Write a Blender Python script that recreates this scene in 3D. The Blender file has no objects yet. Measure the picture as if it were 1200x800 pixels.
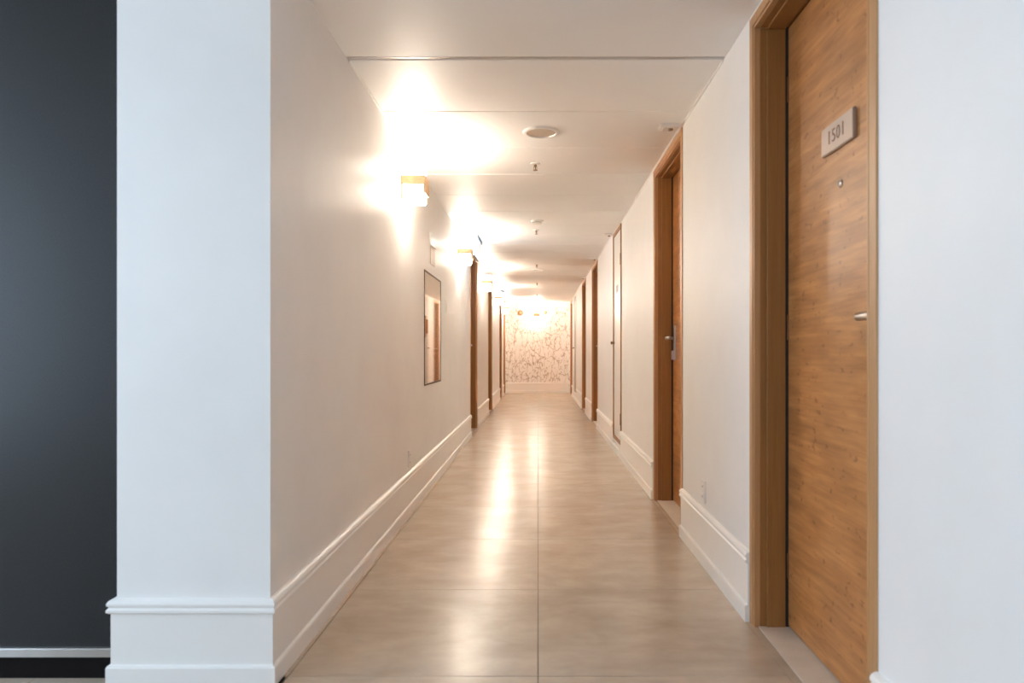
import bpy, bmesh, math, random
from mathutils import Vector, Matrix

C = bpy.context.scene.collection
S = bpy.context.scene
random.seed(4)

# ------------------------------------------------------------------ camera
CAM_H = 1.10
cd = bpy.data.cameras.new('camera'); cam = bpy.data.objects.new('camera', cd); C.objects.link(cam)
cam.location = (0, 0, CAM_H); cam.rotation_euler = (math.radians(90), 0, 0)
cd.sensor_width = 36; cd.lens = 24
cd.shift_x = -30.5/1200; cd.shift_y = 13/1200
cd.clip_start = 0.05
cd.dof.use_dof = True; cd.dof.focus_distance = 6.5; cd.dof.aperture_fstop = 3.2
S.camera = cam

# ------------------------------------------------------------------ world, exposure
S.view_settings.view_transform = 'Standard'
S.view_settings.look = 'None'
S.view_settings.gamma = 1
S.view_settings.use_curve_mapping = False
S.view_settings.exposure = 0.38
S.cycles.max_bounces = 16; S.cycles.diffuse_bounces = 12; S.cycles.glossy_bounces = 6
w = bpy.data.worlds.new('sky'); S.world = w; w.use_nodes = True
bg = w.node_tree.nodes['Background']
bg.inputs['Color'].default_value = (0.72, 0.86, 1.0, 1); bg.inputs['Strength'].default_value = 1.5

# daylight area lights at two invented lobby windows, unseen behind and left of camera
def window_light(name, loc, rot, sx, sy, energy):
    l = bpy.data.lights.new(name, 'AREA'); l.shape = 'RECTANGLE'; l.size = sx; l.size_y = sy
    l.energy = energy; l.color = (0.60, 0.785, 1.0)
    o = bpy.data.objects.new(name, l); C.objects.link(o); o.location = loc; o.rotation_euler = rot
    return o
window_light('daylight_side', (-4.42, 0.65, 1.4), (0, math.radians(-90), 0), 2.0, 3.3, 103)
window_light('daylight_back', (-1.5, -4.35, 1.35), (math.radians(90), 0, 0), 3.6, 2.1, 3)
LAMP_COL = (1.0, 0.87, 0.72)
LAMP_STRENGTH = 54.0
LAMP_TOP = 590.0     # the open top of the opal block

# ------------------------------------------------------------------ dimensions
XL, XR = -0.89, 0.87          # corridor wall faces
CH = 2.47                     # ceiling height
YC = 2.27                     # where the corridor opens into the lobby (left)
YE = 18.7                     # end wall
REC = 0.13                    # depth of the door recess
DT = 2.455                    # top of the door casings
RIGHT_DOORS = [(1.745, 2.79), (4.10, 5.12), (9.94, 11.0), (12.4, 13.44), (17.3, 18.3)]
LEFT_DOORS = [(8.96, 9.97), (12.17, 13.18), (15.75, 16.7), (17.6, 18.5)]
PANELS = [(7.10, 7.83), (15.4, 16.4)]

# ------------------------------------------------------------------ materials
def mat(name, col, rough=0.5, metal=0.0, spec=0.5, coat=0.0):
    m = bpy.data.materials.new(name); m.use_nodes = True
    b = m.node_tree.nodes['Principled BSDF']
    b.inputs['Base Color'].default_value = (*col, 1); b.inputs['Roughness'].default_value = rough
    b.inputs['Metallic'].default_value = metal; b.inputs['Specular IOR Level'].default_value = spec
    b.inputs['Coat Weight'].default_value = coat
    return m
def nodes(m): return m.node_tree.nodes, m.node_tree.links, m.node_tree.nodes['Principled BSDF']
def coords(m, kind='Object', scale=(1, 1, 1)):
    n, l, b = nodes(m)
    t = n.new('ShaderNodeTexCoord'); mp = n.new('ShaderNodeMapping'); mp.inputs['Scale'].default_value = scale
    if kind == 'World':
        g = n.new('ShaderNodeNewGeometry'); l.new(g.outputs['Position'], mp.inputs['Vector'])
    else:
        l.new(t.outputs[kind], mp.inputs['Vector'])
    return mp.outputs['Vector']
def noise(m, vec, scale, detail=3, rough=0.5, dist=0.0):
    n, l, b = nodes(m); t = n.new('ShaderNodeTexNoise')
    t.inputs['Scale'].default_value = scale; t.inputs['Detail'].default_value = detail
    t.inputs['Roughness'].default_value = rough; t.inputs['Distortion'].default_value = dist
    l.new(vec, t.inputs['Vector']); return t.outputs['Fac']
def ramp(m, fac, stops):
    n, l, b = nodes(m); r = n.new('ShaderNodeValToRGB')
    e = r.color_ramp.elements
    while len(e) < len(stops): e.new(0.5)
    for k, (p, c) in enumerate(stops):
        e[k].position = p; e[k].color = (*c, 1) if len(c) == 3 else c
    l.new(fac, r.inputs['Fac']); return r.outputs['Color']
def mixc(m, fac, a, b_, mode='MIX'):
    n, l, b = nodes(m); x = n.new('ShaderNodeMix'); x.data_type = 'RGBA'; x.blend_type = mode
    for s, v in ((x.inputs[0], fac), (x.inputs[6], a), (x.inputs[7], b_)):
        if isinstance(v, (int, float)): s.default_value = v
        elif isinstance(v, tuple): s.default_value = (*v, 1)
        else: l.new(v, s)
    return x.outputs[2]
def bump(m, h, strength=0.1, dist=0.002):
    n, l, b = nodes(m); u = n.new('ShaderNodeBump'); u.inputs['Strength'].default_value = strength
    u.inputs['Distance'].default_value = dist; l.new(h, u.inputs['Height']); l.new(u.outputs['Normal'], b.inputs['Normal'])
def setcol(m, c): n, l, b = nodes(m); l.new(c, b.inputs['Base Color'])

def paint(name, col, rough, var=0.03):
    m = mat(name, col, rough); v = coords(m, 'World')
    f = noise(m, v, 1.7, 4, 0.6)
    setcol(m, ramp(m, f, [(0.3, tuple(c*(1-var) for c in col)), (0.7, tuple(min(1, c*(1+var)) for c in col))]))
    bump(m, noise(m, v, 260, 2), 0.12, 0.0006)
    return m
M_WALL = paint('wall_paint', (0.865, 0.855, 0.84), 0.48)
M_TRIM = paint('trim_paint', (0.89, 0.875, 0.85), 0.32, 0.01)
M_CEIL = paint('ceiling_paint', (0.885, 0.872, 0.855), 0.5, 0.015)
M_GAP = mat('joint_grey', (0.42, 0.40, 0.38), 0.8)  # plain grey backing that shows in the joints
M_WHITE = mat('white_plastic', (0.82, 0.80, 0.77), 0.35)
M_GREYP = mat('beige_recess_plastic', (0.50, 0.42, 0.34), 0.5)

def concrete(name, a, b_, rough):
    m = mat(name, a, rough); v = coords(m, 'World')
    f = noise(m, coords(m, 'World', (1, 1.5, 1)), 2.6, 6, 0.62, 0.3)
    f2 = noise(m, coords(m, 'World', (1, 2.2, 1)), 7, 4, 0.55)
    c = ramp(m, f, [(0.30, a), (0.72, b_)])
    c2 = ramp(m, f2, [(0.25, (0.94, 0.94, 0.935)), (0.75, (1.05, 1.05, 1.05))])
    c3 = mixc(m, 1.0, c, c2, 'MULTIPLY')
    n, l, b = nodes(m)
    oi = n.new('ShaderNodeObjectInfo'); tone = ramp(m, oi.outputs['Random'], [(0, (0.96, 0.96, 0.96)), (1, (1.03, 1.03, 1.03))])
    setcol(m, mixc(m, 1.0, c3, tone, 'MULTIPLY'))
    mr = n.new('ShaderNodeMapRange'); mr.inputs['To Min'].default_value = rough - 0.015; mr.inputs['To Max'].default_value = rough + 0.012
    l.new(f2, mr.inputs['Value']); l.new(mr.outputs['Result'], b.inputs['Roughness'])
    return m
M_TILE = concrete('polished_concrete', (0.43, 0.345, 0.265), (0.57, 0.475, 0.38), 0.25)
nodes(M_TILE)[2].inputs['Specular IOR Level'].default_value = 0.4
M_GROUT = mat('grout', (0.17, 0.14, 0.115), 0.7)
M_SILL = concrete('threshold_stone', (0.60, 0.53, 0.45), (0.70, 0.63, 0.54), 0.4)

def wood(name, dark, light, scale, grain, knots=False, rough=0.38):
    m = mat(name, light, rough)
    f = noise(m, coords(m, 'Object', scale), grain, 6, 0.62, 0.4)
    c = ramp(m, f, [(0.28, dark), (0.5, tuple((a+b)/2 for a, b in zip(dark, light))), (0.72, light)])
    if knots:
        f2 = noise(m, coords(m, 'Object', (2, 2.6, 13)), 1.6, 2, 0.5)          # wide strips
        c = mixc(m, 1.0, c, ramp(m, f2, [(0.36, (0.84, 0.80, 0.76)), (0.62, (1.12, 1.12, 1.14))]), 'MULTIPLY')
        f3 = noise(m, coords(m, 'Object', (9, 9, 16)), 3.0, 1, 0.5)             # node flecks of the bamboo
        c = mixc(m, 1.0, c, ramp(m, f3, [(0.24, (0.62, 0.55, 0.48)), (0.34, (1, 1, 1))]), 'MULTIPLY')
    setcol(m, c); bump(m, f, 0.08, 0.001)
    return m
M_LEAF = wood('bamboo_veneer', (0.36, 0.148, 0.042), (0.54, 0.255, 0.090), (3, 1.2, 22), 2.4, True, 0.36)
M_OAK_SHADED = wood('oak_frame_shaded', (0.25, 0.108, 0.026), (0.33, 0.150, 0.040), (40, 40, 1.2), 2.0, False, 0.42)  # darkened oak: shade of the door recesses put into the colour
M_CASING_LIT = wood('oak_casing_lit', (0.42, 0.215, 0.085), (0.52, 0.29, 0.13), (40, 40, 1.2), 2.0, False, 0.42)  # same oak lightened: light on the casing faces put into the colour
M_LAMPW = wood('pale_maple', (0.52, 0.33, 0.18), (0.66, 0.45, 0.27), (30, 30, 30), 1.0, False, 0.45)
def veneer(m, w):      # thin veneer that lets a trace of the lamp through
    n, l, b = nodes(m); t = n.new('ShaderNodeBsdfTranslucent'); t.inputs['Color'].default_value = (0.9, 0.68, 0.46, 1)
    x = n.new('ShaderNodeMixShader'); x.inputs[0].default_value = w
    l.new(b.outputs[0], x.inputs[1]); l.new(t.outputs[0], x.inputs[2]); l.new(x.outputs[0], n['Material Output'].inputs['Surface'])
veneer(M_LAMPW, 0.008)
M_DARK = mat('dark_seal', (0.03, 0.02, 0.015), 0.7)
M_STEEL = mat('brushed_steel', (0.62, 0.61, 0.60), 0.28, 1.0)
M_PLATE = mat('satin_nickel_plate', (0.42, 0.35, 0.30), 0.45, 0.5)
M_BRASS = mat('bronze_hinge', (0.25, 0.15, 0.08), 0.4, 0.8)
M_COPPER = mat('copper', (0.50, 0.24, 0.12), 0.35, 0.7)
M_INK = mat('number_ink', (0.22, 0.12, 0.08), 0.6)
M_MIRROR = mat('polished_metal', (0.86, 0.82, 0.77), 0.035, 1.0)
M_TAUPE = mat('taupe_enamel', (0.40, 0.36, 0.32), 0.45)
M_PANEL = mat('white_enamel', (0.86, 0.84, 0.80), 0.3)
M_SIGNH = mat('slate_sign_housing', (0.10, 0.14, 0.19), 0.4)

def fabric():
    m = mat('charcoal_weave', (0.035, 0.038, 0.042), 0.36)
    f = noise(m, coords(m, 'World', (1, 1, 3.5)), 170, 2)
    g = noise(m, coords(m, 'World', (3.5, 1, 1)), 170, 2)
    n, l, b = nodes(m); a = n.new('ShaderNodeMath'); a.operation = 'MULTIPLY'; l.new(f, a.inputs[0]); l.new(g, a.inputs[1])
    setcol(m, ramp(m, a.outputs[0], [(0.12, (0.008, 0.008, 0.009)), (0.42, (0.024, 0.025, 0.027))]))
    bump(m, a.outputs[0], 0.4, 0.001)
    b.inputs['Specular IOR Level'].default_value = 0.4
    return m
M_FABRIC = fabric()
M_BLACK = mat('black_kick_board', (0.008, 0.006, 0.006), 0.7, spec=0.12)

def emissive(name, col, strength):
    m = mat(name, (0.9, 0.88, 0.85), 0.3); n, l, b = nodes(m)
    b.inputs['Emission Color'].default_value = (*col, 1); b.inputs['Emission Strength'].default_value = strength
    return m
M_GLOW = emissive('lit_opal_glass', LAMP_COL, LAMP_STRENGTH)
M_GLOWTOP = emissive('lamp_diffuser', LAMP_COL, LAMP_TOP)
M_SIGN = emissive('lit_sign_face', (0.55, 0.78, 1.0), 7.0)

def glass():
    m = bpy.data.materials.new('window_glass'); m.use_nodes = True; n, l = m.node_tree.nodes, m.node_tree.links
    n.remove(n['Principled BSDF']); t = n.new('ShaderNodeBsdfTransparent'); g = n.new('ShaderNodeBsdfGlossy'); g.inputs['Roughness'].default_value = 0.02
    x = n.new('ShaderNodeMixShader'); x.inputs[0].default_value = 0.07
    l.new(t.outputs[0], x.inputs[1]); l.new(g.outputs[0], x.inputs[2]); l.new(x.outputs[0], n['Material Output'].inputs['Surface'])
    return m
M_GLASS = glass()

def wallpaper():
    m = mat('branch_wallpaper', (0.8, 0.76, 0.7), 0.5); n, l, b = nodes(m)
    def web(scl, thick, off, keep):
        mp = coords(m, 'World', (scl, 1, scl*0.48))
        nz = n.new('ShaderNodeTexNoise'); nz.inputs['Scale'].default_value = 1.5; nz.inputs['Detail'].default_value = 2; l.new(mp, nz.inputs['Vector'])
        ad = n.new('ShaderNodeVectorMath'); ad.operation = 'MULTIPLY_ADD'; l.new(nz.outputs['Color'], ad.inputs[0])
        ad.inputs[1].default_value = (1.1, 0, 1.1); l.new(mp, ad.inputs[2])
        sh = n.new('ShaderNodeVectorMath'); sh.operation = 'MULTIPLY_ADD'; sh.inputs[1].default_value = (1, 0, 1); sh.inputs[2].default_value = (off, 0, off)
        l.new(ad.outputs[0], sh.inputs[0])
        vo = n.new('ShaderNodeTexVoronoi'); vo.feature = 'DISTANCE_TO_EDGE'; vo.inputs['Scale'].default_value = 1; l.new(sh.outputs[0], vo.inputs['Vector'])
        line = ramp(m, vo.outputs['Distance'], [(0.0, (1, 1, 1)), (thick, (0, 0, 0))])
        gate = ramp(m, noise(m, mp, 2.3, 2), [(keep, (0, 0, 0)), (keep+0.06, (1, 1, 1))])
        return mixc(m, 1.0, line, gate, 'MULTIPLY')
    a = web(6.0, 0.045, 0.0, 0.40); c = web(9.0, 0.055, 7.3, 0.47)
    both = mixc(m, 1.0, a, c, 'LIGHTEN')
    setcol(m, mixc(m, both, (0.90, 0.88, 0.85), (0.42, 0.33, 0.25)))
    return m
M_PAPER = wallpaper()

# ------------------------------------------------------------------ mesh helpers
class MB:
    def __init__(s): s.bm = bmesh.new()
    def box(s, x0, x1, y0, y1, z0, z1):
        x0, x1 = min(x0, x1), max(x0, x1); y0, y1 = min(y0, y1), max(y0, y1); z0, z1 = min(z0, z1), max(z0, z1)
        v = [s.bm.verts.new(p) for p in [(x0,y0,z0),(x1,y0,z0),(x1,y1,z0),(x0,y1,z0),(x0,y0,z1),(x1,y0,z1),(x1,y1,z1),(x0,y1,z1)]]
        for f in [(0,3,2,1),(4,5,6,7),(0,1,5,4),(1,2,6,5),(2,3,7,6),(3,0,4,7)]: s.bm.faces.new([v[i] for i in f])
        return s
    def lathe(s, prof, seg=32, mtx=None):
        # prof: list of (radius, height), revolved about z
        mtx = mtx or Matrix.Identity(4); rings = []
        for r, z in prof:
            if r < 1e-6: rings.append([s.bm.verts.new(mtx @ Vector((0, 0, z)))])
            else: rings.append([s.bm.verts.new(mtx @ Vector((r*math.cos(2*math.pi*k/seg), r*math.sin(2*math.pi*k/seg), z))) for k in range(seg)])
        for a, b in zip(rings, rings[1:]):
            for k in range(seg):
                k2 = (k+1) % seg
                if len(a) == 1 and len(b) == 1: continue
                if len(a) == 1: s.bm.faces.new([a[0], b[k], b[k2]])
                elif len(b) == 1: s.bm.faces.new([a[k], a[k2], b[0]])
                else: s.bm.faces.new([a[k], a[k2], b[k2], b[k]])
        return s
    def sweep(s, path, prof, right=True):
        # path: plan points; prof: (offset from the wall, height) extruded along with mitred corners
        n = len(path); P = [Vector(p) for p in path]; sg = 1 if right else -1; rings = []
        for i in range(n):
            def nrm(a, b):
                d = (b - a).normalized(); return Vector((d.y, -d.x)) * sg
            if i == 0: m_ = nrm(P[0], P[1])
            elif i == n-1: m_ = nrm(P[-2], P[-1])
            else:
                a, b = nrm(P[i-1], P[i]), nrm(P[i], P[i+1]); m_ = (a + b) / (1 + a.dot(b))
            rings.append([s.bm.verts.new((P[i].x + m_.x*d, P[i].y + m_.y*d, h)) for d, h in prof])
        for a, b in zip(rings, rings[1:]):
            for k in range(len(prof)):
                k2 = (k+1) % len(prof); s.bm.faces.new([a[k], b[k], b[k2], a[k2]])
        s.bm.faces.new(rings[0]); s.bm.faces.new(rings[-1][::-1])
        return s
    def build(s, name, m, parent=None, bevel=0.0, smooth=False, loc=None, seg=2):
        bmesh.ops.recalc_face_normals(s.bm, faces=s.bm.faces)
        me = bpy.data.meshes.new(name); 
        if bevel: bmesh.ops.bevel(s.bm, geom=list(s.bm.edges), offset=bevel, segments=seg, affect='EDGES', clamp_overlap=True)
        s.bm.to_mesh(me); s.bm.free(); me.materials.append(m)
        if smooth:
            for p in me.polygons: p.use_smooth = True
            me.set_sharp_from_angle(angle=math.radians(35))
        o = bpy.data.objects.new(name, me); C.objects.link(o)
        if parent: o.parent = parent
        if loc: o.location = loc
        return o
def tag(o, label, cat, group=None, kind=None):
    o['label'] = label; o['category'] = cat
    if group: o['group'] = group
    if kind: o['kind'] = kind
    return o
def empty(name, loc=(0, 0, 0), rz=0.0):
    o = bpy.data.objects.new(name, None); C.objects.link(o); o.location = loc; o.rotation_euler = (0, 0, rz)
    o.empty_display_size = 0.1
    return o
def copy_tree(o, parent=None):
    c = o.copy(); C.objects.link(c)
    if parent: c.parent = parent
    for ch in [x for x in bpy.data.objects if x.parent == o]: copy_tree(ch, c)
    return c

# ------------------------------------------------------------------ floor
fl = MB().box(-4.3, 1.15, -4.3, YE+0.2, -0.10, -0.005).build('floor', M_GROUT)
tag(fl, 'polished greige concrete floor of large square tiles with fine joints', 'floor', kind='structure')
T = 0.85; G = 0.0028
def tile_mesh(wx, wy):
    b = MB().box(G/2, wx-G/2, G/2, wy-G/2, -0.006, 0.0)
    o = b.build('floor_tile', M_TILE, fl, bevel=0.0008, seg=1); return o
base_tile = tile_mesh(T, T); first = True
def put_tile(x, y):
    global first
    if first: o = base_tile; first = False
    else: o = base_tile.copy(); C.objects.link(o)
    o.location = (x, y, 0)
Y0 = 3.171 - T
k = 0
while Y0 + k*T < YE:
    put_tile(-T, Y0 + k*T); put_tile(0, Y0 + k*T); k += 1
for j in range(-7, 0):
    for i in range(-5, 1): put_tile(i*T, Y0 + j*T)
# narrow cut strips between the outer tiles and the walls
for x0, x1, ya, yb in ((XL, -T, YC, YE), (T, XR+0.012, -4.1, YE)):
    MB().box(x0, x1-G/2 if x0 < 0 else x1, ya, yb, -0.006, 0.0).build('cut_tile_strip', M_TILE, fl)
for xi in range(-5, -1):
    MB().box(xi*T+G/2, min((xi+1)*T, -0.9)-G/2, Y0+G/2, 2.60, -0.006, 0).build('floor_tile', M_TILE, fl)

# ------------------------------------------------------------------ ceiling
ce = MB().box(-4.3, 1.15, -4.3, YE+0.2, CH+0.012, CH+0.12).build('ceiling', M_GAP)
tag(ce, 'off-white ceiling of wide flat panels with straight cross joints', 'ceiling', kind='structure')
MB().box(-4.2, XR, -4.1, 3.165, CH, CH+0.013).build('ceiling_panel', M_CEIL, ce, bevel=0.002, seg=1)
PW = 0.683; p0 = None; k = 0; y = 3.195
while y < YE:
    w_ = min(PW, YE - y)
    if p0 is None or w_ < PW:
        o = MB().box(XL, XR, 0.004, w_-0.004, CH, CH+0.013).build('ceiling_panel', M_CEIL, ce, bevel=0.003, seg=1)
        if p0 is None: p0 = o
    else:
        o = p0.copy(); C.objects.link(o)
    o.location = (0, y, random.uniform(-0.0012, 0.0012)); y += PW
# the joints show as slim metal channels
ch0 = None; y = 3.195
for k in range(24):
    yy = 3.195 + k*PW
    if yy > YE - 0.05: break
    wd = 0.018 if k == 0 else 0.007
    if k < 2:
        ch0 = MB().box(XL, XR, -wd, 0.003, CH+0.003, CH+0.0125).build('joint_channel', M_STEEL if k == 0 else M_TRIM, ce)
    else:
        ch0 = ch0.copy(); C.objects.link(ch0)
    ch0.location = (0, yy, 0)
for nm, x0, x1 in (('trim_1', XL, XL+0.010), ('trim_2', XR-0.008, XR)):
    t = MB().box(x0, x1, 3.2, YE, CH-0.008, CH+0.002).build(nm, M_TRIM)
    tag(t, 'slim white bead where the %s corridor wall meets the ceiling' % ('left' if x0 < 0 else 'right'), 'trim', kind='structure')

# ------------------------------------------------------------------ walls
def wall(name, xf, xb, ya, yb, opens, label):
    b = MB(); y = ya
    for o0, o1, hb, ht in sorted(opens):
        b.box(xf, xb, y, o0, 0, CH+0.01)
        if ht < CH: b.box(xf, xb, o0, o1, ht, CH+0.01)
        if hb > 0: b.box(xf, xb, o0, o1, 0, hb)
        y = o1
    b.box(xf, xb, y, yb, 0, CH+0.01)
    return tag(b.build(name, M_WALL), label, 'wall', kind='structure')
R_OP = [(a+0.004, b-0.004, 0, DT-0.01) for a, b in RIGHT_DOORS] + [(a+0.004, b-0.004, 0.13, 2.43) for a, b in PANELS]
wall('wall_right', XR, XR+0.24, -4.2, YE, R_OP, 'long off-white right wall with the wooden doors set into it')
L_OP = [(a+0.004, b-0.004, 0, DT-0.01) for a, b in LEFT_DOORS]
wl = wall('wall_left', XL, XL-0.24, YC+0.3, YE, L_OP, 'off-white left corridor wall ending in a broad white pier in front')
bm = bmesh.new(); bm.from_mesh(wl.data); mb = MB(); mb.bm.free(); mb.bm = bm
mb.box(XL, -1.40, YC, YC+0.302, 0, CH+0.01); bm.to_mesh(wl.data); bm.free()
we = MB().box(XL-0.24, XR+0.24, YE, YE+0.15, 0, CH+0.01).build('wall_end', M_PAPER)
tag(we, 'end wall papered in cream with a brown sketched branch pattern', 'wall', kind='structure')

# charcoal wall left of the pier, on a steel strip and a black kick board
dk = MB().box(-4.2, -1.395, 2.300, 2.60, 0.108, CH+0.01).build('wall_lobby', M_FABRIC)
tag(dk, 'charcoal woven wall panelling left of the white pier', 'wall', kind='structure')
MB().box(-4.2, -1.41, 2.288, 2.33, 0.078, 0.108).build('steel_strip', M_STEEL, dk, bevel=0.003)
MB().box(-4.2, -1.41, 2.308, 2.55, 0.0, 0.078).build('kick_board', M_BLACK, dk)
# unseen rest of the lobby and its windows, made up to supply daylight
def pierced(name, horizontal, p0, p1, a0, a1, w0, w1, z0, z1, label):
    b = MB()
    def bx(u0, u1, h0, h1):
        if horizontal: b.box(u0, u1, p0, p1, h0, h1)
        else: b.box(p0, p1, u0, u1, h0, h1)
    bx(a0, w0, 0, CH+0.01); bx(w1, a1, 0, CH+0.01); bx(w0, w1, 0, z0); bx(w0, w1, z1, CH+0.01)
    return tag(b.build(name, M_WALL), label, 'wall', kind='structure')
pierced('wall_side', False, -4.35, -4.2, -4.2, 2.6, -1.0, 2.3, 0.4, 2.4, 'unseen white lobby side wall with a wide window added for daylight')
pierced('wall_back', True, -4.35, -4.2, -4.35, 1.11, -3.3, 0.3, 0.3, 2.4, 'unseen white lobby back wall with a wide window added for daylight')
def window(name, horizontal, p, a0, a1, z0, z1, label):
    t = empty(name, (-4.275 if not horizontal else (a0+a1)/2, p if horizontal else (a0+a1)/2, z0)); tag(t, label, 'window', kind='structure')
    L = (a1-a0)/2; H = z1-z0
    def bx(b, u0, u1, h0, h1, d=0.03):
        if horizontal: b.box(u0, u1, -d, d, h0, h1)
        else: b.box(-d, d, u0, u1, h0, h1)
        return b
    f = MB(); bx(f, -L, L, 0, 0.05); bx(f, -L, L, H-0.05, H)
    for q in (-L, -L/3-0.025, L/3-0.025, L-0.05): bx(f, q, q+0.05, 0.05, H-0.05)
    f.build('window_frame', M_WHITE, t)
    for i in range(3):
        u = -L + 0.05 + i*(2*L-0.05)/3
        bx(MB(), u, u+(2*L-0.05)/3-0.05, 0.05, H-0.05, 0.004).build('pane', M_GLASS, t)
window('added_window_1', False, 0, -1.0, 2.3, 0.4, 2.4, 'unseen three-pane white window added for daylight in the lobby side wall')
window('added_window_2', True, -4.275, -3.3, 0.3, 0.3, 2.4, 'unseen three-pane white window added for daylight in the lobby back wall')

# ------------------------------------------------------------------ baseboards
PROF = [(0, 0), (0.024, 0), (0.024, 0.060), (0.021, 0.066), (0.013, 0.069), (0.013, 0.236), (0.018, 0.238), (0.0235, 0.243),
        (0.0235, 0.251), (0.018, 0.257), (0.018, 0.260), (0.0225, 0.265), (0.0225, 0.272), (0.018, 0.280), (0.008, 0.285), (0, 0.285)]
PROF_TOP = [(0, 0.069)] + PROF[4:]
PROF_LOW = PROF[:5] + [(0, 0.069)]
def baseboard(name, path, right, label):
    o = MB().sweep(path, PROF, right).build(name, M_TRIM)
    for p in o.data.polygons: p.use_smooth = False
    return tag(o, label, 'baseboard', kind='structure')
ends = ['between the lobby and the first left door', 'between the first and second left doors', 'between the second and third left doors',
        'between the third and fourth left doors', 'past the last left door']
pts = [YC] + [v for d in LEFT_DOORS for v in d] + [YE]
for i in range(5):
    a, b = pts[2*i], pts[2*i+1]
    path = [(XL, a), (XL, b)]
    if i == 0: path = [(-1.40, 2.302), (-1.40, YC), (XL, YC), (XL, b)]
    baseboard('baseboard_left' if i == 0 else 'baseboard_left.%03d' % i, path, True, 'tall white moulded baseboard on the left wall ' + ends[i])
ends = ['nearer than door 1501', 'between the two nearest wooden doors', 'between the second and third wooden doors, cut by a white hatch',
        'between the third and fourth wooden doors', 'between the fourth and fifth wooden doors, cut by a grey hatch', 'past the last right door']
pts = [-4.2] + [v for d in RIGHT_DOORS for v in d] + [YE]
for i in range(6):
    a, b = pts[2*i], pts[2*i+1]; cut = [p for p in PANELS if a < p[0] < b]
    nm = 'baseboard_right' if i == 0 else 'baseboard_right.%03d' % i
    if not cut: o = baseboard(nm, [(XR, a), (XR, b)], False, '')
    else:
        c0, c1 = cut[0]
        m_ = MB(); m_.sweep([(XR, a), (XR, c0)], PROF_TOP, False); m_.sweep([(XR, c1), (XR, b)], PROF_TOP, False)
        m_.sweep([(XR, a), (XR, b)], PROF_LOW, False)
        o = m_.build(nm, M_TRIM)
    tag(o, 'tall white moulded baseboard on the right wall ' + ends[i], 'baseboard', kind='structure')
baseboard('baseboard_end', [(XL+0.024, YE), (XR-0.024, YE)], True, 'tall white moulded baseboard under the patterned end wall')

# ------------------------------------------------------------------ wooden doors
def text_mesh(body, size, depth):
    cu = bpy.data.curves.new('digits', 'FONT'); cu.body = body; cu.size = size; cu.extrude = depth; cu.align_x = 'CENTER'; cu.align_y = 'CENTER'
    cu.space_character = 1.12
    o = bpy.data.objects.new('tmp_text', cu); C.objects.link(o); bpy.context.view_layer.update()
    me = bpy.data.meshes.new_from_object(o.evaluated_get(bpy.context.evaluated_depsgraph_get()))
    bpy.data.objects.remove(o); return me

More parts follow.
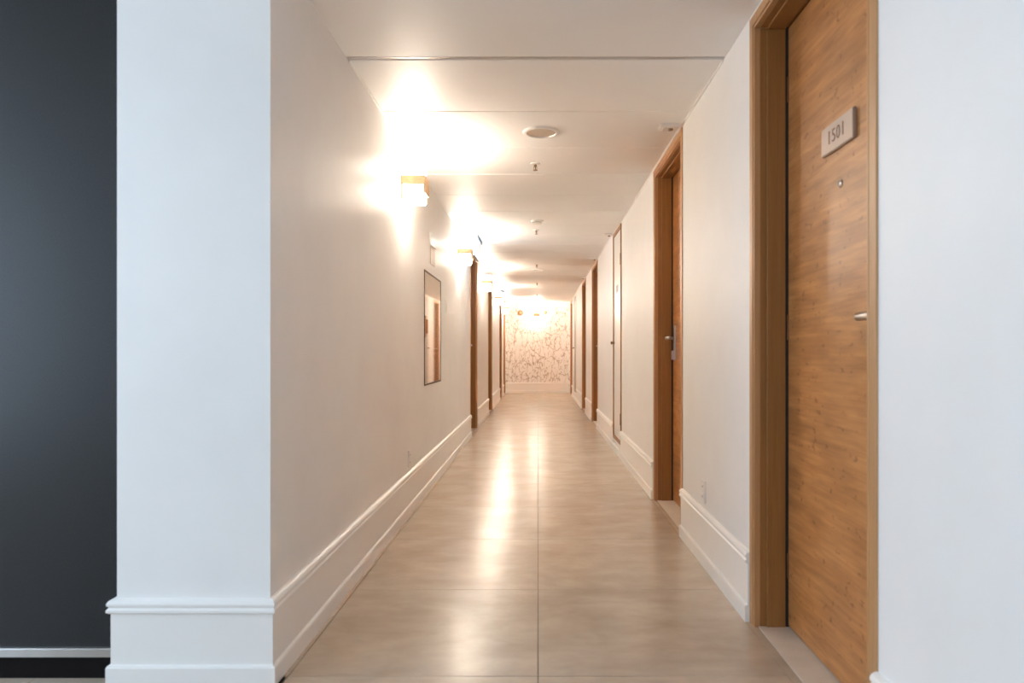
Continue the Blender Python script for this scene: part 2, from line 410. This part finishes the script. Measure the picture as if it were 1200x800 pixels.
def door(name, side, a, b, handle_far, label, number=None):
    # local frame: x points from the corridor into the wall, y along the wall (mirrored when on the left)
    root = empty(name, (XR if side > 0 else XL, (a+b)/2, 0)); tag(root, label, 'door', kind='structure')
    s = side; L = (b-a)/2; cw = 0.055
    def X(d): return s*d
    for e in (-1, 1):
        m = MB()
        m.box(X(-0.006), X(0.02), e*L, e*(L-0.038), 0, DT)                 # flat of the casing
        m.box(X(0.000), X(0.02), e*(L-0.038), e*(L-0.045), 0, DT-0.038)    # groove
        m.box(X(-0.004), X(0.02), e*(L-0.045), e*(L-cw), 0, DT-0.045)      # inner bead
        m.build('casing', M_CASING_LIT, root, bevel=0.0012, seg=1)
        j = MB(); j.box(X(0.02), X(REC+0.06), e*(L-0.004), e*(L-cw), 0, DT-cw)
        j.box(X(0.045), X(REC-0.012), e*(L-cw), e*(L-cw-0.010), 0, DT-cw-0.010)
        j.build('jamb', M_OAK_SHADED, root, bevel=0.001, seg=1)
        MB().box(X(REC-0.012), X(REC+0.05), e*(L-cw), e*(L-cw-0.006), 0, DT-cw).build('seal', M_DARK, root)
    m = MB()
    m.box(X(-0.006), X(0.02), -L+0.038, L-0.038, DT, DT-0.038); m.box(X(0), X(0.02), -L+0.045, L-0.045, DT-0.038, DT-0.045)
    m.box(X(-0.004), X(0.02), -L+cw, L-cw, DT-0.045, DT-cw); m.build('casing', M_CASING_LIT, root, bevel=0.0012, seg=1)
    m = MB(); m.box(X(0.02), X(REC+0.06), -L+cw, L-cw, DT-0.012, DT-cw); m.box(X(0.045), X(REC-0.012), -L+cw+0.010, L-cw-0.010, DT-cw, DT-cw-0.010)
    m.build('jamb', M_OAK_SHADED, root, bevel=0.001, seg=1)
    MB().box(X(0.014), X(REC+0.11), -L+0.004, L-0.004, -0.004, 0.004).build('threshold', M_SILL, root)
    lw = L - cw - 0.008
    leaf = MB().box(X(REC), X(REC+0.045), -lw, lw, 0.010, DT-cw-0.006).build('door_leaf', M_LEAF, root, bevel=0.0015, seg=1)
    hy = (lw-0.075) * (1 if handle_far else -1); d = -1 if handle_far else 1
    MB().box(X(REC-0.010), X(REC), hy-0.019, hy+0.019, 1.04, 1.30).build('handle_plate', M_STEEL, leaf, bevel=0.004)
    # lever: spindle, then a rounded grip towards the door's middle
    lv = MB()
    rot = Matrix.Translation((X(REC-0.010), hy, 1.205)) @ Matrix.Rotation(math.radians(-90*s), 4, 'Y')
    lv.lathe([(0, 0), (0.0105, 0), (0.0105, 0.058), (0, 0.058)], 16, rot)
    g = Matrix.Translation((X(REC-0.062), hy - d*0.012, 1.205)) @ Matrix.Rotation(math.radians(-90*d), 4, 'X')
    lv.lathe([(0, 0), (0.0085, 0.001), (0.0125, 0.006), (0.0130, 0.06), (0.0125, 0.128), (0.0085, 0.134), (0, 0.135)], 16, g)
    lv.build('lever', M_STEEL, leaf, smooth=True)
    MB().box(X(REC-0.026), X(REC-0.009), hy-0.013, hy+0.013, 1.048, 1.115).build('lock_cylinder', M_STEEL, leaf, bevel=0.003)
    ph = MB(); r2 = Matrix.Translation((X(REC), -0.015, 1.657)) @ Matrix.Rotation(math.radians(-90*s), 4, 'Y')
    ph.lathe([(0, -0.002), (0.0125, -0.002), (0.0125, 0.004), (0.009, 0.006), (0.0075, 0.003), (0, 0.0055)], 20, r2)
    ph.build('peephole', M_STEEL, leaf, smooth=True)
    for hz in (0.25, 1.2, 2.15):
        MB().box(X(REC-0.006), X(REC), -math.copysign(lw, hy)*0.999, -math.copysign(lw-0.006, hy), hz-0.05, hz+0.05).build('hinge', M_BRASS, leaf)
    if number:
        pl = MB().box(X(REC-0.014), X(REC), -0.13, 0.11, 1.776, 1.872).build('number_plate', M_PLATE, leaf, bevel=0.003)
        pl['label'] = 'satin metal plate engraved 1501'
        me = text_mesh(number, 0.062, 0.0006); me.materials.append(M_INK)
        me.transform(Matrix(((0, 0, -1, X(REC-0.0146)), (-1, 0, 0, -0.008), (0, 1, 0, 1.824), (0, 0, 0, 1))))
        t = bpy.data.objects.new('digits', me); C.objects.link(t); t.parent = leaf
    return root
door('door_1', 1, *RIGHT_DOORS[0], False, 'nearest wooden hotel room door, with number plate 1501 and peephole', '1501')
door('door_2', 1, *RIGHT_DOORS[1], True, 'second wooden door on the right, steel lever handle in view')
door('door_3', 1, *RIGHT_DOORS[2], True, 'third wooden door on the right, just past the white hatch')
door('door_4', 1, *RIGHT_DOORS[3], True, 'fourth wooden door on the right, before the grey hatch')
door('door_5', 1, *RIGHT_DOORS[4], True, 'last wooden door on the right, beside the patterned end wall')
door('door_6', -1, *LEFT_DOORS[0], True, 'nearest wooden door on the left, under the hanging lit sign')
door('door_7', -1, *LEFT_DOORS[1], True, 'second wooden door on the left, beyond the third wall lamp')
door('door_8', -1, *LEFT_DOORS[2], True, 'third wooden door on the left')
door('door_9', -1, *LEFT_DOORS[3], True, 'last wooden door on the left, beside the patterned end wall')

# ------------------------------------------------------------------ service hatches on the right wall
def hatch(name, a, b, m_frame, m_leaf, label):
    root = empty(name, (XR, (a+b)/2, 0)); tag(root, label, 'hatch door', kind='structure'); L = (b-a)/2; z0, z1 = 0.132, 2.445
    for e in (-1, 1): MB().box(-0.012, 0.03, e*L, e*(L-0.022), z0, z1).build('frame_side', m_frame, root, bevel=0.001, seg=1)
    MB().box(-0.012, 0.03, -L+0.022, L-0.022, z1, z1-0.035).build('frame_head', m_frame, root, bevel=0.001, seg=1)
    MB().box(-0.012, 0.03, -L+0.022, L-0.022, z0, z0+0.03).build('frame_sill', m_frame, root, bevel=0.001, seg=1)
    leaf = MB().box(0.0, 0.03, -L+0.026, L-0.026, z0+0.034, z1-0.039).build('door_leaf', m_leaf, root, bevel=0.002, seg=1)
    for hz in (0.40, 2.08): MB().box(-0.014, 0.0, -L+0.024, -L+0.055, hz-0.06, hz+0.06).build('hinge', M_BRASS, leaf, bevel=0.002, seg=1)
    k_ = Matrix.Translation((0, L-0.06, 1.21)) @ Matrix.Rotation(math.radians(-90), 4, 'Y')
    MB().lathe([(0, 0), (0.012, 0), (0.010, 0.02), (0.018, 0.028), (0.016, 0.042), (0, 0.045)], 16, k_).build('knob', M_BRASS, leaf, smooth=True)
    MB().box(-0.003, 0.0, -0.06, 0.12, 1.76, 1.84).build('label_plate', M_TAUPE, leaf)
    return root
hatch('door_10', *PANELS[0], M_OAK_SHADED, M_PANEL, 'tall white service hatch in a thin oak frame on the right wall')
hatch('door_11', *PANELS[1], M_TRIM, M_TAUPE, 'tall grey service hatch in a white frame, far along the right wall')

# ------------------------------------------------------------------ wall lamps
def make_lamp():
    root = empty('wall_lamp')
    MB().box(0.016, 0.142, -0.072, 0.072, 0.018, 0.255).build('glass_shade', M_GLOW, root, bevel=0.006)
    MB().box(0.022, 0.136, -0.066, 0.066, 0.2552, 0.258).build('top_diffuser', M_GLOWTOP, root)
    wp = MB().box(0.0, 0.014, -0.082, 0.082, 0.03, 0.185).build('wall_plate', M_LAMPW, root, bevel=0.001, seg=1)
    for e in (-1, 1): MB().box(0.014, 0.147, e*0.075, e*0.085, 0.125, 0.185).build('side_band', M_LAMPW, root, bevel=0.001, seg=1)
    MB().box(0.147, 0.160, -0.085, 0.085, 0.070, 0.185).build('front_plate', M_LAMPW, root, bevel=0.001, seg=1)
    return root
lamp0 = make_lamp()
LAMPS = [(4.50, 'nearest lit wall lamp, opal glass block in a pale wood band'), (7.62, 'lit wall lamp just before the hanging sign and first left door'),
         (10.9, 'lit wall lamp between the first and second left doors'), (14.0, 'lit wall lamp between the second and third left doors'),
         (17.15, 'lit wall lamp between the third and last left doors')]
for i, (y, lab) in enumerate(LAMPS):
    o = lamp0 if i == 0 else copy_tree(lamp0)
    o.location = (XL, y, 2.065); tag(o, lab, 'wall lamp', 'square wood and opal glass wall lamps')
o = copy_tree(lamp0); o.location = (-0.035, YE, 2.0); o.rotation_euler = (0, 0, math.radians(-90))
tag(o, 'lit wall lamp in the middle of the patterned end wall', 'wall lamp', 'square wood and opal glass wall lamps')
for y, x, r, lab in ((YE, -0.48, 0.078, 'larger round copper bell on the end wall, left of the lamp'), (YE, 0.19, 0.055, 'smaller round copper bell on the end wall, right of the lamp')):
    root = empty('alarm_bell', (x, y, 2.19 if r > 0.07 else 2.20)); tag(root, lab, 'alarm bell', 'alarm bells on the end wall')
    mt = Matrix.Rotation(math.radians(90), 4, 'X')
    MB().lathe([(0, 0), (r, 0), (r, 0.012), (r*0.9, 0.03), (r*0.5, 0.04), (r*0.45, 0.036), (0, 0.036)], 28, mt).build('bell_dome', M_COPPER, root, smooth=True)
    MB().lathe([(0, 0.036), (r*0.36, 0.036), (r*0.32, 0.048), (0, 0.05)], 20, mt).build('hub', M_LAMPW, root, smooth=True)

# ------------------------------------------------------------------ hanging lit sign, and a second one far down
def lit_sign(x, y0, y1, label, h=0.2):
    root = empty('hanging_sign', (x, (y0+y1)/2, CH)); tag(root, label, 'sign', 'hanging lit signs'); L = (y1-y0)/2
    MB().box(-0.025, 0.045, -L, L+0.06, -0.035, 0).build('housing', M_SIGNH, root, bevel=0.003)
    MB().box(-0.012, 0.012, -L, L, -0.035-h, -0.033).build('lit_panel', M_SIGN, root, bevel=0.003)
    MB().box(-0.014, 0.014, -L, L, -0.043-h, -0.033-h).build('bottom_rail', M_STEEL, root)
lit_sign(-0.745, 7.86, 8.45, 'pale blue lit sign hanging from the ceiling beside the first left door')
lit_sign(-0.80, 15.1, 15.5, 'small pale lit sign hanging far down the left side', 0.06)

# ------------------------------------------------------------------ things on the left wall
root = empty('hose_cabinet', (XL, 5.775, 0.84)); tag(root, 'polished metal cabinet door with a dark edge, recessed flush in the left wall', 'cabinet')
L = 0.445
fr = MB()
for e in (-1, 1): fr.box(-0.01, 0.006, e*L, e*(L-0.010), 0, 0.91)
fr.box(-0.01, 0.006, -L+0.01, L-0.01, 0, 0.012); fr.box(-0.01, 0.006, -L+0.01, L-0.01, 0.898, 0.91)
fr.build('frame', mat('dark_bronze', (0.10, 0.065, 0.04), 0.4, 0.6), root)
lf = MB().box(-0.01, 0.003, -L+0.012, L-0.012, 0.014, 0.896).build('cabinet_door', M_MIRROR, root)
m = MB(); m.box(0.003, 0.008, -L+0.014, -L+0.07, 0.38, 0.55); m.box(0.008, 0.022, -L+0.03, -L+0.06, 0.41, 0.52)
m.build('latch', M_COPPER, lf, bevel=0.002)
o = empty('wall_sign', (XL, 5.75, 1.99)); tag(o, 'small white plaque over a beige strip, high on the left wall above the cabinet', 'sign')
MB().box(0, 0.008, -0.15, 0.15, 0, 0.10).build('plaque', M_WHITE, o, bevel=0.002)
MB().box(0, 0.004, -0.12, 0.12, -0.155, -0.012).build('lower_strip', mat('beige_plaque', (0.70, 0.60, 0.52), 0.5), o, bevel=0.001)
root = empty('wall_switch', (XL, 6.62, 1.545)); tag(root, 'small white switch on the left wall just past the cabinet', 'switch')
MB().box(0, 0.009, -0.042, 0.042, -0.065, 0.065).build('switch_plate', M_WHITE, root, bevel=0.003)
MB().box(0.009, 0.015, -0.017, 0.017, -0.03, 0.03).build('rocker', M_PANEL, root, bevel=0.002)
def outlet(x, y, z, s, label):
    root = empty('wall_outlet', (x, y, z)); tag(root, label, 'outlet')
    MB().box(0, s*0.008, -0.038, 0.038, -0.06, 0.06).build('outlet_plate', M_WHITE, root, bevel=0.003)
    for e in (-1, 1):
        f = MB().box(s*0.008, s*0.0105, -0.017, 0.017, e*0.026-0.019, e*0.026+0.019).build('socket', M_PANEL, root, bevel=0.0008, seg=1)
        for q in (-0.007, 0.007): MB().box(s*0.0103, s*0.0109, q-0.0012, q+0.0012, e*0.026-0.005, e*0.026+0.006).build('slot', M_DARK, f)
outlet(XL, 4.70, 0.372, 1, 'white power outlet low on the left wall, above the baseboard')
outlet(XR, 3.57, 0.375, -1, 'white power outlet low on the right wall between the two nearest doors')

# ------------------------------------------------------------------ ceiling fittings
DOWN = Matrix.Rotation(math.pi, 4, 'X')
def speaker(x, y, r, label):
    root = empty('ceiling_speaker', (x, y, CH)); tag(root, label, 'ceiling speaker', 'round ceiling speakers')
    MB().lathe([(r, 0), (r, 0.004), (r*0.94, 0.010), (r*0.80, 0.011), (r*0.78, 0.002)], 48, DOWN).build('rim', M_WHITE, root, smooth=True)
    MB().lathe([(r*0.79, 0.0025), (r*0.4, 0.0045), (0, 0.005)], 40, DOWN).build('grille', M_GREYP, root, smooth=True)
speaker(0.02, 4.24, 0.115, 'nearest round white ceiling fitting with a sunken beige face')
speaker(0.0, 11.3, 0.11, 'round white ceiling fitting halfway down the corridor')
speaker(0.0, 18.2, 0.10, 'round white ceiling fitting close to the end wall')
def make_sprinkler():
    root = empty('sprinkler_head')
    MB().lathe([(0.036, 0), (0.034, 0.005), (0.018, 0.008), (0.010, 0.008)], 24, DOWN).build('escutcheon', M_WHITE, root, smooth=True)
    b = MB(); b.lathe([(0.009, 0.006), (0.009, 0.022), (0.005, 0.026), (0.003, 0.046), (0, 0.046)], 14, DOWN)
    for e in (-1, 1): b.box(e*0.012, e*0.009, -0.002, 0.002, -0.048, -0.020)
    b.build('frame', M_BRASS, root)
    MB().lathe([(0, 0.046), (0.016, 0.047), (0.016, 0.050), (0, 0.050)], 16, DOWN).build('deflector', M_BRASS, root)
    return root
s0 = make_sprinkler()
for i, (y, lab) in enumerate([(4.95, 'pendant sprinkler just beyond the nearest round ceiling fitting'), (7.62, 'pendant sprinkler just beyond the smoke detector'),
        (10.6, 'pendant sprinkler just before the middle round ceiling fitting'), (13.4, 'second pendant sprinkler from the end wall'), (16.0, 'pendant sprinkler nearest to the end wall')]):
    o = s0 if i == 0 else copy_tree(s0); o.location = (-0.02, y, CH); tag(o, lab, 'sprinkler', 'ceiling sprinklers')
root = empty('smoke_detector', (-0.01, 7.08, CH)); tag(root, 'white smoke detector on the ceiling centre line', 'smoke detector')
MB().lathe([(0.062, 0), (0.062, 0.016), (0.055, 0.020), (0.046, 0.020)], 36, DOWN).build('base', M_WHITE, root, smooth=True)
MB().lathe([(0.044, 0.018), (0.044, 0.027), (0, 0.027)], 30, DOWN).build('sensing_slot', M_GAP, root)
MB().lathe([(0.050, 0.027), (0.048, 0.036), (0.03, 0.043), (0, 0.044)], 36, DOWN).build('cap', M_WHITE, root, smooth=True)
def make_sensor():
    root = empty('ceiling_sensor')
    MB().box(-0.055, 0.045, -0.05, 0.05, -0.022, 0).build('housing', M_WHITE, root, bevel=0.006)
    MB().lathe([(0.016, 0.020), (0.014, 0.030), (0, 0.034)], 18, DOWN).build('lens', M_BRASS, root, smooth=True)
    MB().box(-0.068, -0.055, -0.05, 0.05, -0.018, -0.002).build('end_cap', M_PANEL, root, bevel=0.004)
    return root
s0 = make_sensor()
for i, (x, y, lab) in enumerate([(0.80, 4.12, 'small white ceiling sensor above the second right door'), (0.82, 7.88, 'small white ceiling sensor beside the white hatch'),
        (0.82, 9.9, 'small white ceiling sensor above the third right door'), (0.82, 12.4, 'small white ceiling sensor above the fourth right door')]):
    o = s0 if i == 0 else copy_tree(s0); o.location = (x, y, CH); tag(o, lab, 'sensor', 'ceiling sensors along the right wall')
